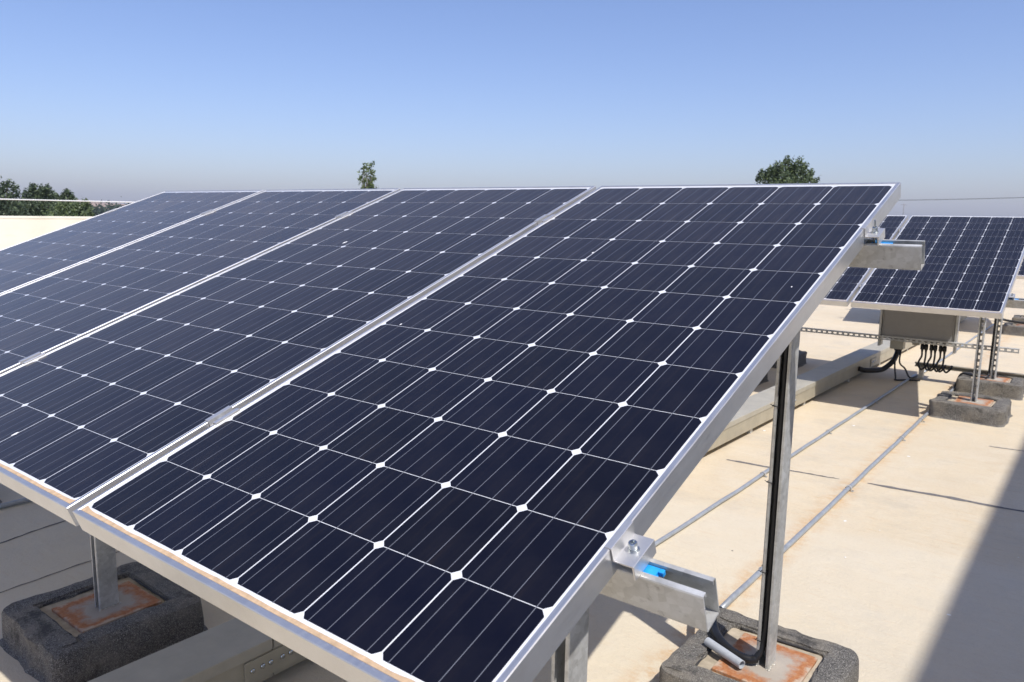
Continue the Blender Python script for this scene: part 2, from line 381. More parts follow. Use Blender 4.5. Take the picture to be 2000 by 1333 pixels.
# ------------------------------------------------------------------ solar module (prototype in module-plane coordinates: x along row, y uphill, z normal)
W_, L_, T_ = .982, 1.957, .042
LIP, LH = .0105, .0022
def make_panel():
    root = empty('solar_panel')
    prof = [(0, -T_), (0, .0008), (.0014, LH), (.0070, LH), (.0074, LH-.0005), (LIP-.0004, LH-.0005), (LIP, LH-.0009), (LIP, -.0045), (.0022, -.0045), (.0022, -T_+.002), (.026, -T_+.002), (.026, -T_)]
    bars = [((0, 0), (W_, 0)), ((W_, 0), (W_, L_)), ((W_, L_), (0, L_)), ((0, L_), (0, 0))]
    for (ax, ay), (bx, by) in bars:
        A = Vector((ax, ay, 0)); B = Vector((bx, by, 0)); d = (B-A).normalized(); nn = Vector((-d.y, d.x, 0)); LL = (B-A).length
        a = MB(); n = len(prof)
        vs = [A+nn*p+d*(p+.00015)+Vector((0, 0, q)) for p, q in prof] + [A+nn*p+d*(LL-p-.00015)+Vector((0, 0, q)) for p, q in prof]
        fs = [(k, (k+1) % n, n+(k+1) % n, n+k) for k in range(n)] + [tuple(range(n-1, -1, -1)), tuple(range(n, 2*n))]
        a.add(vs, [tuple(reversed(f)) for f in fs]); obj('frame_bar', a, 'frame', root)
    a = MB(); a.box(.0035, W_-.0035, .0035, L_-.0035, -.0043, 0); obj('backsheet', a, 'backsheet', root)
    # junction box on the back
    a = MB(); a.box(W_/2-.055, W_/2+.055, L_-.24, L_-.13, -.026, -.0044); obj('junction_box', a, 'black_plastic', root, bev=.003)
    # dust that has settled along the lower lip and a little up the sides
    a = MB(); n = 60; vs = []
    for k in range(n+1):
        x = LIP+.0006+(W_-2*LIP-.0012)*k/n; hgt = .0082+.0026*noise.noise(Vector((x*14, 2, 0)))+.0015*noise.noise(Vector((x*60, 5, 0)))
        hgt += .006*math.exp(-k/1.6)+.006*math.exp(-(n-k)/1.6)
        vs += [(x, LIP+.0006, .0009), (x, LIP+hgt*.6, .0007), (x, LIP+hgt, .00025)]
    a.add(vs, [f for k in range(n) for f in ((3*k, 3*k+3, 3*k+4, 3*k+1), (3*k+1, 3*k+4, 3*k+5, 3*k+2))]); obj('dust_deposit', a, 'dust', root)
    # the cell: an octagon wafer with four ribbons
    cw, chh, cc = .1564/2, .1577/2, .0092
    a = MB(); o8 = [(-cw+cc, -chh), (cw-cc, -chh), (cw, -chh+cc), (cw, chh-cc), (cw-cc, chh), (-cw+cc, chh), (-cw, chh-cc), (-cw, -chh+cc)]
    a.add([(x, y, .00018) for x, y in o8]+[(x, y, -.0005) for x, y in o8], [tuple(range(8))]+[(k, k+8, (k+1) % 8+8, (k+1) % 8) for k in range(8)])
    a.cur = 1
    for q in (-.381, -.127, .127, .381):
        x = q*.1556; hh = .0796
        a.add([(x-.0006, -hh, .00034), (x+.0006, -hh, .00034), (x+.0006, hh, .00034), (x-.0006, hh, .00034)], [(0, 1, 2, 3)])
    cm = a.mesh('solar_cell', ['cell', 'ribbon'])
    for j in range(12):
        for i in range(6):
            o = obj('solar_cell', cm, parent=root, loc=(W_/2+(i-2.5)*.159, L_/2+(j-5.5)*.159, 0))
    return root
PANEL = make_panel()
panel_used = False
def place_panel(u0, t, label, group):
    global panel_used
    o = PANEL if not panel_used else copy_tree(PANEL); panel_used = True
    o.location = pl(u0, 0)+Vector(t); o.rotation_euler = (TH, 0, 0)
    return tag(o, label, 'solar panel', group)

# ------------------------------------------------------------------ strut channel (local: length along z, open side -y, width x)
def strut(L, wd=.041, dp=.065, t=.0025, l=.0095, q=.007, slots=False, r=.0035):
    a = MB(); h = wd/2
    if not slots:
        prof = [(-h+l, q), (-h+l, 0), (-h+r, 0), (-h+r*.3, r*.3), (-h, r), (-h, dp-r), (-h+r*.3, dp-r*.3), (-h+r, dp), (h-r, dp), (h-r*.3, dp-r*.3), (h, dp-r), (h, r), (h-r*.3, r*.3), (h-r, 0), (h-l, 0), (h-l, q), (h-l+t, q), (h-l+t, t), (h-t, t), (h-t, dp-t), (-h+t, dp-t), (-h+t, t), (-h+l-t, t), (-h+l-t, q)]
        a.extr(prof, 0, L, lambda p, s_, z: (p, s_, z))
    else:
        sw = .0075
        for sgn in (-1, 1):
            prof = [(-h+l, q), (-h+l, 0), (-h+r, 0), (-h, r), (-h, dp-r), (-h+r, dp), (-sw, dp), (-sw, dp-t), (-h+t, dp-t), (-h+t, t), (-h+l-t, t), (-h+l-t, q)]
            prof = [(p*(-sgn), s_) for p, s_ in prof]
            a.extr(prof, 0, L, lambda p, s_, z: (p, s_, z), flip=(sgn == -1))
        z = 0
        while z < L:
            z1 = min(L, z+.021); a.box(-sw, sw, dp-t+.0001, dp-.0001, z, z1); z += .05
    return a

# ------------------------------------------------------------------ concrete footing wrapped in bitumen felt
def split(o):
    e = o.modifiers.new('split', 'EDGE_SPLIT'); e.split_angle = R(32); return o
def make_footing(seed, a0=.245, b0=.25):
    root = empty('concrete_footing'); rnd = random.Random(seed)
    sh = Vector((seed*3.1, seed*1.7, seed))
    prof = [(-.014, -.004), (0, .010), (.003, .05), (.004, .106), (.009, .1165), (.019, .1205), (.045, .121), (.07, .1205), (.088, .120), (.0915, .1165), (.093, .104)]
    nside = 24; a = MB(); loops = []
    for inset, z in prof:
        A, B = a0-inset, b0-inset; lp = []; rc = max(.008, .045-inset*.35)
        pts = []
        for (sx_, sy_, a_) in ((1, 1, 0), (-1, 1, 90), (-1, -1, 180), (1, -1, 270)):
            for k in range(6): an = R(a_+90*k/5); pts.append((sx_*(A-rc)+rc*math.cos(an), sy_*(B-rc)+rc*math.sin(an)))
        full = []
        for k in range(len(pts)):
            x0, y0 = pts[k]; x1, y1 = pts[(k+1) % len(pts)]; nn = 12 if k % 6 == 5 else 1
            for j in range(nn): q = j/nn; full.append((x0+(x1-x0)*q, y0+(y1-y0)*q))
        for x, y in full:
            p = Vector((x*7, y*7, z*12))+sh; n1 = noise.fractal(p, 1, 2, 4); n2 = noise.noise(Vector((x*26, y*26, z*20))+sh)
            ln = math.hypot(x, y) or 1; k_ = 1+(.013*n1+.007*n2)/ln
            lp.append((x*k_, y*k_, z+(.008*n1+.0045*n2)*(1 if z > .05 else .0)))
        loops.append(lp)
    m_ = len(loops[0]); vs = [p for lp in loops for p in lp]
    fs = [(k*m_+j, k*m_+(j+1) % m_, (k+1)*m_+(j+1) % m_, (k+1)*m_+j) for k in range(len(loops)-1) for j in range(m_)]
    a.add(vs, fs); split(obj('felt_wrap', a, 'felt', root, smooth=True))
    # mortar bed in the middle
    a = MB(); n = 14; A, B = a0-.084, b0-.084
    vs = [(-A+2*A*i/n, -B+2*B*j/n, .106+.0018*noise.noise(Vector((i*.9, j*.9, seed)))) for i in range(n+1) for j in range(n+1)]
    a.add(vs, [(i*(n+1)+j, (i+1)*(n+1)+j, (i+1)*(n+1)+j+1, i*(n+1)+j+1) for i in range(n) for j in range(n)]); obj('mortar_bed', a, 'mortar', root, smooth=True)
    # overlapping felt flaps with ragged, tarred edges
    for side in range(4):
        a = MB(); n = 22; vs = []; wA = (a0 if side % 2 == 0 else b0); wB = (b0 if side % 2 == 0 else a0)
        e0 = -wA+.03+rnd.uniform(0, .02); e1 = wA-(.10 if side % 2 else .03)-rnd.uniform(0, .03)
        for k in range(n+1):
            x = e0+(e1-e0)*k/n; nn = noise.noise(Vector((x*22, side*5, seed))); y_in = wB-.088+.009*nn; y_o = wB-.016+.003*nn
            zz = .1238+.0018*noise.noise(Vector((x*12, side, seed+4)))
            for y, z in ((y_o+.004, .100), (y_o-.010, zz-.003), (y_o-.025, zz), (y_in+.03, zz+.0005), (y_in+.001, zz), (y_in, zz-.001), (y_in+.001, .112)): vs.append((x, y, z))
        q = 7; fs = [(k*q+j, k*q+j+1, (k+1)*q+j+1, (k+1)*q+j) for k in range(n) for j in range(q-1)]
        fs += [tuple(range(q)), tuple(n*q+j for j in range(q-1, -1, -1))]
        an = R(90*side); ca, sa = round(math.cos(an)), round(math.sin(an))
        vs = [(x*ca-y*sa, x*sa+y*ca, z) for x, y, z in vs]
        a.add(vs, [tuple(reversed(f)) for f in fs]); split(obj('felt_flap', a, 'felt', root, smooth=True))
        # tar smear along the inner edge
        a = MB(); P = [(e0+(e1-e0)*k/10, wB-.092+.007*noise.noise(Vector((k*1.3, side*3, seed))), .1115+.001*(k % 2)) for k in range(2, 10)]
        P = [(x*ca-y*sa, x*sa+y*ca, z) for x, y, z in P]; a.tube(smoothpath(P, 3), .0045, 6); obj('tar_bead', a, 'tar', root, smooth=True)
    return root
FOOT = [make_footing(s_) for s_ in (1, 2)]
foot_used = [False, False]
def place_footing(x, y, k, rz, label, group):
    o = FOOT[k] if not foot_used[k] else copy_tree(FOOT[k]); foot_used[k] = True
    o.location = (x, y, 0); o.rotation_euler = (0, 0, rz); return tag(o, label, 'footing', group)

def place_post(x, y, ztop, slots, label, group, ties=0, cable=False):
    z0 = .116; root = empty('steel_post', (x, y, 0))
    a = strut(ztop-z0, slots=slots); obj('channel', a, 'galv', root, (0, -.0325, z0), bev=0)
    a = MB(); a.box(-.118, .118, -.132, .132, .1045, z0); obj('base_plate', a, 'rust', root, bev=.002)
    a = MB(); rnd = random.Random(int(x*100+y*10))
    for sx_, sy_ in [(-.0205, -.0325), (.0205, -.0325), (.0205, .0), (.0205, .0325), (0, .0325), (-.0205, .0325), (-.0205, 0), (.0205, -.015), (.0205, .016)]:
        for k in range(3):
            p = Vector((sx_*1.03+rnd.uniform(-.006, .006), sy_*1.03+rnd.uniform(-.006, .006), z0-.001)); rr = rnd.uniform(.0025, .005)
            a.tube([p, p+Vector((0, 0, rr*.7)), p+Vector((0, 0, rr))], [rr*1.3, rr, rr*.25], 6)
    obj('weld_bead', a, 'weld', root, smooth=True)
    return tag(root, label, 'post', group)

# ------------------------------------------------------------------ one row of modules with its racking
GAP = 1.006; U0 = .005
def end_clamp(u, v, side, t, label, group, stud):
    root = empty('end_clamp', pl(u, v)+Vector(t), (TH, 0, 0)); s_ = side
    prof = [(-.0088, LH), (-.0088, LH+.0022), (.0032, LH+.0022), (.0032, -.0175), (.0345, -.0175), (.0345, -T_), (.0312, -T_), (.0312, -.0205), (.0004, -.0205), (.0004, LH)]
    a = MB(); a.extr([(p*s_, q) for p, q in prof], -.031, .031, lambda p, q, y: (p, y, q), flip=(s_ < 0)); obj('bracket', a, 'clamp', root, bev=.0006)
    bx = .018*s_
    a = MB(); a.tube([(bx, 0, -.0175), (bx, 0, -.0158)], .0088, 20); a.tube([(bx, 0, -.0158), (bx, 0, -.0142)], .0078, 20); obj('washer', a, 'bolt', root, bev=.0003)
    a = MB(); n = 24
    for (r0, z0, r1, z1) in ((.0063, -.0142, .0065, -.0135), (.0065, -.0135, .0065, -.0045), (.0065, -.0045, .0058, -.0036), (.0058, -.0036, .0036, -.0036), (.0036, -.0036, .0034, -.009), (.0034, -.009, .0001, -.0095)):
        vs = [(bx+r_*math.cos(6.2832*k/n), r_*math.sin(6.2832*k/n), z_) for r_, z_ in ((r0, z0), (r1, z1)) for k in range(n)]
        a.add(vs, [(k, (k+1) % n, n+(k+1) % n, n+k) for k in range(n)])
    if stud: a.tube([(bx, 0, -.006), (bx, 0, .0145)], .0022, 10)
    a.tube([(bx, 0, -.050), (bx, 0, -.0205)], .0040, 10)
    obj('bolt', a, 'bolt', root)
    a = MB()
    a.box(min(.008*s_, .050*s_), max(.008*s_, .050*s_), -.0105, .0105, -.0560, -.0475)
    a.box(min(.050*s_, .058*s_), max(.050*s_, .058*s_), .0025, .0105, -.0560, -.0475)
    a.box(min(.050*s_, .0545*s_), max(.050*s_, .0545*s_), -.0105, -.0035, -.0560, -.0475)
    obj('nut_holder', a, 'blue_plastic', root, bev=.001)
    return tag(root, label, 'clamp', group)
def mid_clamp(u, v, t, label, group):
    root = empty('mid_clamp', pl(u, v)+Vector(t), (TH, 0, 0)); gg = (GAP-W_)/2
    o1 = gg+.0100; th_ = .0034
    prof = [(-o1, LH), (-o1+.0006, LH+th_+.0006), (-gg+th_, LH+th_), (-gg+th_+.0006, -.0105), (gg-th_-.0006, -.0105), (gg-th_, LH+th_), (o1-.0006, LH+th_+.0006), (o1, LH), (gg-.0004, LH), (gg-.0006, -.0130), (-gg+.0006, -.0130), (-gg+.0004, LH)]
    a = MB(); a.extr(prof, -.031, .031, lambda p, q, y: (p, y, q), flip=True); obj('bracket', a, 'clamp', root, bev=.0004)
    a = MB(); a.tube([(0, 0, -.0105), (0, 0, -.0025)], .0062, 16); a.tube([(0, 0, -.050), (0, 0, -.0130)], .0038, 10); obj('bolt', a, 'bolt', root, bev=.0006)
    return tag(root, label, 'clamp', group)

VR = (.345, 1.61)
ORD = ['first', 'second', 'third', 'fourth']
def row(t, npan, rowname, px_list, slots, endc=True, xr=1.115, plab=None):
    t = Vector(t)
    left = U0-(npan-1)*GAP
    for k in range(npan):
        lab = plab[k] if plab else 'solar panel of the %s, %s from the right end' % (rowname, ORD[k])
        place_panel(U0-k*GAP, t, lab, 'solar panels of the '+rowname)
    for q, v in enumerate(VR):
        nm = ('lower', 'upper')[q]
        L = xr-(left-.13)
        a = strut(L)
        o = obj('strut_rail', a, 'galv', None)
        # local z -> world +x ; open side (-y) -> module normal ; x -> uphill
        nrm = Vector((0, -st, ct)); up_ = Vector((0, ct, st))
        mw = Matrix.Identity(4); xa = Vector((1, 0, 0))
        ax_x, ax_y, ax_z = up_, -nrm, xa
        if ax_x.cross(ax_y).dot(ax_z) < 0: ax_x = -ax_x
        for k in range(3): mw[k][0] = ax_x[k]; mw[k][1] = ax_y[k]; mw[k][2] = ax_z[k]
        mw.translation = pl(left-.13, v, -T_)+t; o.matrix_world = mw
        tag(o, 'galvanised channel rail under the %s, %s of the two rails' % (rowname, nm), 'rail', 'rails of the '+rowname)
        for k in range(npan-1):
            mid_clamp(U0-k*GAP-(GAP-W_)/2, v, t, 'mid clamp on the %s rail between %s and %s panel, %s' % (nm, ORD[k], ORD[k+1], rowname), 'mid clamps of the '+rowname)
        end_clamp(U0+W_, v, 1, t, 'bolted end clamp on the %s rail at the right end of the %s' % (nm, rowname), 'end clamps of the '+rowname, q == 1)
        end_clamp(left, v, -1, t, 'end clamp on the %s rail at the left end of the %s' % (nm, rowname), 'end clamps of the '+rowname, False)
    for k, x in enumerate(px_list):
        # sloped rafter under the rails
        wv = -T_-.065; Lr = 1.80-.24
        a = strut(Lr, dp=.041); o = obj('rafter', a, 'galv', None)
        nrm = Vector((0, -st, ct)); up_ = Vector((0, ct, st)); ax_y, ax_z = -nrm, up_; ax_x = ax_y.cross(ax_z)
        mw = Matrix.Identity(4)
        for c in range(3): mw[c][0] = ax_x[c]; mw[c][1] = ax_y[c]; mw[c][2] = ax_z[c]
        mw.translation = pl(x, .24, wv)+Vector((0, t.y, t.z)); o.matrix_world = mw
        tag(o, 'sloped galvanised rafter under the %s, %s from its right end' % (rowname, ORD[k]), 'rafter', 'rafters of the '+rowname)
        for q, yy in enumerate((.53, 1.635)):
            y = t.y+yy; wb = wv-.041
            vv = (yy+wb*st)/ct; ztop = H0+vv*st+wb*ct+t.z
            vmin = (yy-.0325+wb*st)/ct; ztop = H0+vmin*st+wb*ct+t.z+.0005
            fb = ('short front', 'tall rear')[q]
            place_post(x, y, ztop, slots, '%s post of the %s, %s from the right' % (fb, rowname, ORD[k]), 'posts of the '+rowname)
            place_footing(x-.015, y+(-.005 if q == 0 else .005), (k+q) % 2, R(2 if q else -1)+(math.pi if k == 1 else 0), 'felt wrapped footing under the %s post, %s, %s from the right' % (fb, rowname, ORD[k]), 'footings of the '+rowname)

row((0, 0, 0), 4, 'front row', [.775, -1.12, -3.01], False, plab=[
    'nearest dark blue solar panel at the right end of the front row',
    'second solar panel from the right in the front row',
    'third solar panel from the right in the front row',
    'farthest left solar panel of the front row beside the parapet'])
def dropping(panel_u0, px, py, sz, seed):
    d = ray(px, py); nrm = Vector((0, -st, ct)); p = CAMPOS+d*((pl(0, 0)-CAMPOS).dot(nrm)/d.dot(nrm))
    host = [o for o in COL.objects if o.name.startswith('solar_panel') and abs(o.location.x-panel_u0) < .01 and abs(o.location.y) < .1][0]
    q = Vector((p.x-panel_u0, p.y*ct+(p.z-H0)*st, .0004)); rd = random.Random(seed); a = MB(); n = 11
    ring = [(sz*rd.uniform(.5, 1.1)*math.cos(6.283*j/n), 1.8*sz*rd.uniform(.5, 1.1)*math.sin(6.283*j/n), 0) for j in range(n)]
    a.add(ring+[(0, 0, .0012)], [(j, (j+1) % n, n) for j in range(n)]); obj('bird_dropping', a, 'dropping', host, q)
for args in ((U0-GAP, 674, 474, .007, 1), (U0-GAP, 30, 848, .006, 2), (U0, 1158, 494, .003, 3), (U0, 783, 634, .003, 4), (U0, 1546, 561, .0018, 5)): dropping(*args)
T2 = Vector((-.0857, 5.625, -.048))
row(T2, 3, 'second row', [.735, -1.16], True, xr=1.115)
T3 = Vector((-.17, 11.2, -.10))
row(T3, 2, 'third row', [.61, -.9], True, xr=1.115)

# ------------------------------------------------------------------ cable tray on the roof
tr = empty('cable_tray', (-.43, .4, 0), (0, 0, -math.atan((.13)/7.6)))
TW = .19; y0, y1 = -1.97, 12.4
yy = y0; k = 0
while yy < y1-.01:
    ye = min(y1, yy+2.28)
    a = MB(); a.box(-TW+.003, -.003, yy+.002, ye-.002, .04, .155); obj('trough', a, 'tray_body', tr, bev=.002)
    a = MB(); prof = [(-TW-.002, .135), (-TW-.002, .1685), (-TW, .1705), (0, .1705), (.002, .1685), (.002, .135), (.0002, .135), (.0002, .166), (-TW-.0002, .166), (-TW-.0002, .135)]
    a.extr(prof, yy+.003, ye-.003, lambda p, q, y: (p, y, q), flip=True); obj('cover', a, 'tray', tr)
    if k:
        a = MB(); a.box(-.003, .0035, yy-.10, yy+.10, .055, .128); obj('splice_plate', a, 'tray_body', tr, bev=.001)
        for j in (-.075, -.04, -.012, .03, .06):
            a = MB(); a.tube([(.0035, yy+j, .095), (.0065, yy+j, .095), (.0085, yy+j, .095)], [.0085, .0075, .003], 12); obj('bolt', a, 'bolt', tr, smooth=True)
    for f_ in (.35, 1.55):
        if yy+f_ < ye:
            a = MB(); a.box(-TW+.02, -.02, yy+f_-.02, yy+f_+.02, 0, .0395); obj('foot', a, 'galv', tr, bev=.002)
    yy = ye; k += 1
tag(tr, 'long grey metal cable tray with lids running under the panels', 'cable tray')

# ------------------------------------------------------------------ conduit pipes with saddles
def pipe(x0, y0, x1, y1, r, label, saddles):
    root = empty('conduit_pipe', (x0, y0, 0)); dx, dy = x1-x0, y1-y0; L = math.hypot(dx, dy)
    P = [(dx*k/30, dy*k/30, r+.003+.0015*math.sin(k*2.1)*min(1, k)) for k in range(31)]
    P = [(x+.004*noise.noise(Vector((k*.5, x0, 1))), y, z) for k, (x, y, z) in enumerate(P)]
    a = MB(); a.tube(P, r, 12); obj('tube', a, 'pipe', root, smooth=True)
    nrm = Vector((dy, -dx, 0))/L
    for q in saddles:
        c = Vector((dx*q, dy*q, 0)); d = Vector((dx, dy, 0))/L
        a = MB(); n = 10; vs = []
        path = [(-r*2.4, .002), (-r*1.25, .002)]+[(-(r+.0045)*math.cos(math.pi*j/n), r+.003+(r+.003)*math.sin(math.pi*j/n)) for j in range(n+1)]+[(r*1.25, .002), (r*2.4, .002)]
        for e in (-.008, .008): vs += [c+d*e+nrm*p+Vector((0, 0, z)) for p, z in path]
        m_ = len(path); a.add(vs, [(j, j+1, m_+j+1, m_+j) for j in range(m_-1)])
        sd = obj('saddle', a, 'galv', root)
        so_ = sd.modifiers.new('solid', 'SOLIDIFY'); so_.thickness = .0016; so_.offset = 0
        a = MB(); p = c+nrm*r*1.9; a.tube([p+Vector((0, 0, .001)), p+Vector((0, 0, .006))], .005, 8); obj('screw', a, 'bolt', root)
    return tag(root, label, 'conduit', 'conduit pipes on the roof')
pipe(-.03, .9, .075, 7.55, .0105, 'thin grey conduit pipe on the roof next to the cable tray', (.18, .42, .60, .78))
pipe(.462, 2.0, .468, 7.12, .0115, 'thin grey conduit pipe on the roof running past the right footings', (.10, .345, .595, .72))
pipe(.11, 7.75, .16, 12.6, .0105, 'far thin grey conduit pipe beyond the inverter box', (.3, .7))
pipe(-2.72, -.5, -2.64, 2.6, .0125, 'thin grey conduit pipe on the shaded roof under the left panels', (.2, .8))

# hose and sleeve at the tall near post
FX, FY = .775, 1.635
a = MB(); P = smoothpath([(.463, 2.04, .016), (.466, 1.95, .035), (.49, 1.88, .135), (.545, 1.76, .147), (.60, 1.66, .146), (.66, 1.605, .140), (.72, 1.590, .134), (.757, 1.600, .142), (.771, 1.618, .20), (.773, 1.624, .34), (.773, 1.624, .7), (.773, 1.624, 1.2)], 14)
rs = [(.0135 if k < 98 else .0100)+(.0010 if k % 2 else -.0006) for k in range(len(P))]
a.tube(P, rs, 12); hose = obj('corrugated_hose', a, 'black_plastic', None, smooth=True)
tag(hose, 'black corrugated hose entering the tall front row post at its foot', 'hose')
a = MB(); n = 16; A0, A1 = Vector((.60, 1.598, .139)), Vector((.735, 1.545, .1365)); d = (A1-A0).normalized()
u = d.cross(Vector((0, 0, 1))).normalized(); v_ = u.cross(d); vs = []
for c, rr in ((A0, .0135), (A1, .0135), (A1, .0115), (A0, .0115)): vs += [c+(u*math.cos(6.2832*j/n)+v_*math.sin(6.2832*j/n))*rr for j in range(n)]
a.add(vs, [(q*n+j, q*n+(j+1) % n, ((q+1) % 4)*n+(j+1) % n, ((q+1) % 4)*n+j) for q in range(4) for j in range(n)])
tag(obj('pipe_sleeve', a, 'grey_pvc', None, smooth=False), 'short grey plastic pipe sleeve lying on the near footing', 'pipe')
for zz in (.20, .42, .70, .93):
    a = MB(); x0, x1, y_ = FX-.0225, FX-.008, FY-.0325
    a.tube([(x0, y_+.02, zz), (x0-.001, y_-.002, zz), (FX-.011, y_-.0035, zz), (x1, y_-.001, zz), (x1, y_+.014, zz), (x0, y_+.020, zz)], .0014, 6)
    a.tube([(x0+.003, y_-.004, zz+.001), (x0-.004, y_-.010, zz+.006)], .001, 5)
    tag(obj('cable_tie', a, 'black_plastic', None), 'black cable tie on the tall near post, %s' % {.20: 'lowest, just above the base plate', .42: 'second from the bottom', .70: 'second from the top', .93: 'topmost of four'}[zz], 'cable tie', 'cable ties on the near post')

# ------------------------------------------------------------------ inverter box behind the second row
def xrail(x0, x1, yv, z0, label):
    # strut along x with its slotted web facing the camera (-y)
    a = strut(x1-x0, wd=.041, dp=.030, slots=True); o = obj('slotted_rail', a, 'galv', None)
    mw = Matrix.Identity(4); ax_z = Vector((1, 0, 0)); ax_y = Vector((0, -1, 0)); ax_x = ax_y.cross(ax_z)
    for c in range(3): mw[c][0] = ax_x[c]; mw[c][1] = ax_y[c]; mw[c][2] = ax_z[c]
    mw.translation = (x0, yv+.030, z0); o.matrix_world = mw
    return tag(o, label, 'rail', 'slotted rails at the inverter box')
YB = T2.y+1.635+.0325+.001
xrail(-1.36, .90, YB, .375, 'slotted galvanised rail across the lower edge of the inverter box')
xrail(-1.36, .90, YB, .80, 'slotted galvanised rail across the upper part of the inverter box')
bx = empty('inverter_box', (.09, YB+.031, .345))
a = MB(); a.box(-.305, .305, .012, .22, .02, .56); obj('housing', a, 'box_grey', bx, bev=.006)
a = MB(); a.box(-.285, .285, .006, .0118, .035, .545); obj('back_plate', a, 'box_grey', bx, bev=.002)
for s_ in (-1, 1):
    a = MB(); a.box(s_*.318-.010, s_*.318+.010, .0005, .06, -.055, .60); obj('mounting_bar', a, 'galv', bx, bev=.002)
    a = MB(); a.box(s_*.306-.002, s_*.306+.002, .02, .10, -.05, .02); obj('bracket', a, 'galv', bx)
a = MB(); a.box(-.225, -.11, .03, .13, -.075, .0198); obj('terminal_box', a, 'tray', bx, bev=.004)
a = MB(); a.box(-.04, .02, .05, .10, -.02, .0198); obj('gland_plate', a, 'tray', bx, bev=.002)
tag(bx, 'grey inverter box hung under the second row of panels', 'inverter')
# fat conduit from the terminal box to the tray
ox, oy, oz = .09, YB+.031, .345
a = MB(); P = smoothpath([(ox-.165, oy+.08, oz-.072), (ox-.165, oy+.07, oz-.12), (ox-.18, oy, oz-.19), (ox-.235, oy-.10, oz-.255), (-.20, oy-.20, .082), (-.27, oy-.27, .085), (-.315, oy-.30, .100)], 10)
a.tube(P, [.030 if k < 5 else .023+.0012*(k % 2) for k in range(len(P))], 12)
tag(obj('flexible_conduit', a, 'black_plastic', None, smooth=True), 'thick black flexible conduit from inverter box to cable tray', 'conduit')
a = MB(); a.tube(smoothpath([(ox-.135, oy+.085, oz-.076), (ox-.13, oy+.05, oz-.20), (ox-.07, oy, .10), (.08, oy-.05, .03), (.10, 7.62, .012)], 10), .0075, 8)
tag(obj('black_cable', a, 'black_plastic', None, smooth=True), 'thin black cable drooping from inverter box to the conduit pipe', 'cable', 'black cables at the inverter box')
a = MB(); a.tube(smoothpath([(ox-.155, oy+.10, oz-.076), (ox-.16, oy, oz-.20), (ox-.12, oy-.12, .03), (-.02, oy-.16, .012), (.06, oy-.08, .010), (.16, oy-.02, .010)], 10), .0075, 8)
tag(obj('black_cable', a, 'black_plastic', None, smooth=True), 'thin black cable looping low onto the roof below the inverter box', 'cable', 'black cables at the inverter box')
for k in range(6):
    x = ox+.045+k*.032+(.012 if k > 1 else 0)+(.012 if k > 3 else 0); lead = empty('connector_lead', (x, oy+.07, oz+.02))
    a = MB(); a.tube([(0, 0, 0), (0, 0, -.03), (.001, 0, -.032), (.001, -.001, -.075), (.002, -.002, -.078), (.003, -.004, -.10)], [.014, .014, .0175, .0175, .012, .009], 10); obj('connector', a, 'black_plastic', lead, smooth=True)
    tgt = (.02*(k % 2)-.015, -.03, -.215); a = MB()
    a.tube(smoothpath([(.003, -.004, -.098), (.004, -.008, -.14), (tgt[0]*.7, -.02, -.18), tgt, (tgt[0]+.03, -.035, -.262), (tgt[0]+.065, -.02, -.225), (tgt[0]+.07, .0, -.200)], 6), .0085, 8); obj('wire', a, 'black_plastic', lead, smooth=True)
    tag(lead, 'black plug and wire hanging under the inverter box, %s from the left' % ['first', 'second', 'third', 'fourth', 'fifth', 'sixth'][k], 'cable', 'plug leads under the inverter box')
# low rail on small feet
lr = empty('low_support_rail', (.08, YB+.14, 0))
a = strut(1.7, dp=.03, slots=False)
o = obj('channel', a, 'tray_body', lr); mw = Matrix.Identity(4)
for c, (q1, q2, q3) in enumerate(zip((0, 0, -1), (0, -1, 0), (1, 0, 0))): pass
ax_z = Vector((1, 0, 0)); ax_y = Vector((0, 1, 0)); ax_x = ax_y.cross(ax_z)
for c in range(3): mw[c][0] = ax_x[c]; mw[c][1] = ax_y[c]; mw[c][2] = ax_z[c]
mw.translation = (0, 0, .135); o.matrix_local = mw
for xx in (.06, .85, 1.62):
    a = MB(); a.box(xx-.02, xx+.02, -.005, .035, 0, .1143); obj('foot', a, 'galv', lr, bev=.002)
tag(lr, 'low beige rail on short feet under the hanging plug leads', 'rail')
# cable down the second-row rear post, out of the pipe end
X2, Y2 = .735, T2.y+1.635
a = MB(); a.tube(smoothpath([(.468, 7.10, .014), (.472, 7.16, .05), (.50, 7.20, .135), (.58, 7.17, .138), (.66, 7.16, .136), (.70, 7.18, .14), (X2-.032, Y2-.02, .17), (X2-.031, Y2-.01, .4), (X2-.030, Y2-.01, 1.0), (X2-.03, Y2-.01, 1.22)], 10), .009, 8)
tag(obj('black_cable', a, 'black_plastic', None, smooth=True), 'black cable climbing the rear post of the second row', 'cable', 'black cables at the second row')
a = MB(); a.tube(smoothpath([(X2-.02, Y2+.045, .66), (X2+.05, Y2+.05, .63), (X2+.3, Y2+.06, .615), (X2+.6, Y2+.1, .63), (X2+1.1, Y2+.2, .5), (X2+1.4, Y2+.3, .02), (X2+1.8, Y2+.35, .010)], 10), .010, 8)
tag(obj('black_cable', a, 'black_plastic', None, smooth=True), 'black cable hanging to the right behind the second row posts', 'cable', 'black cables at the second row')

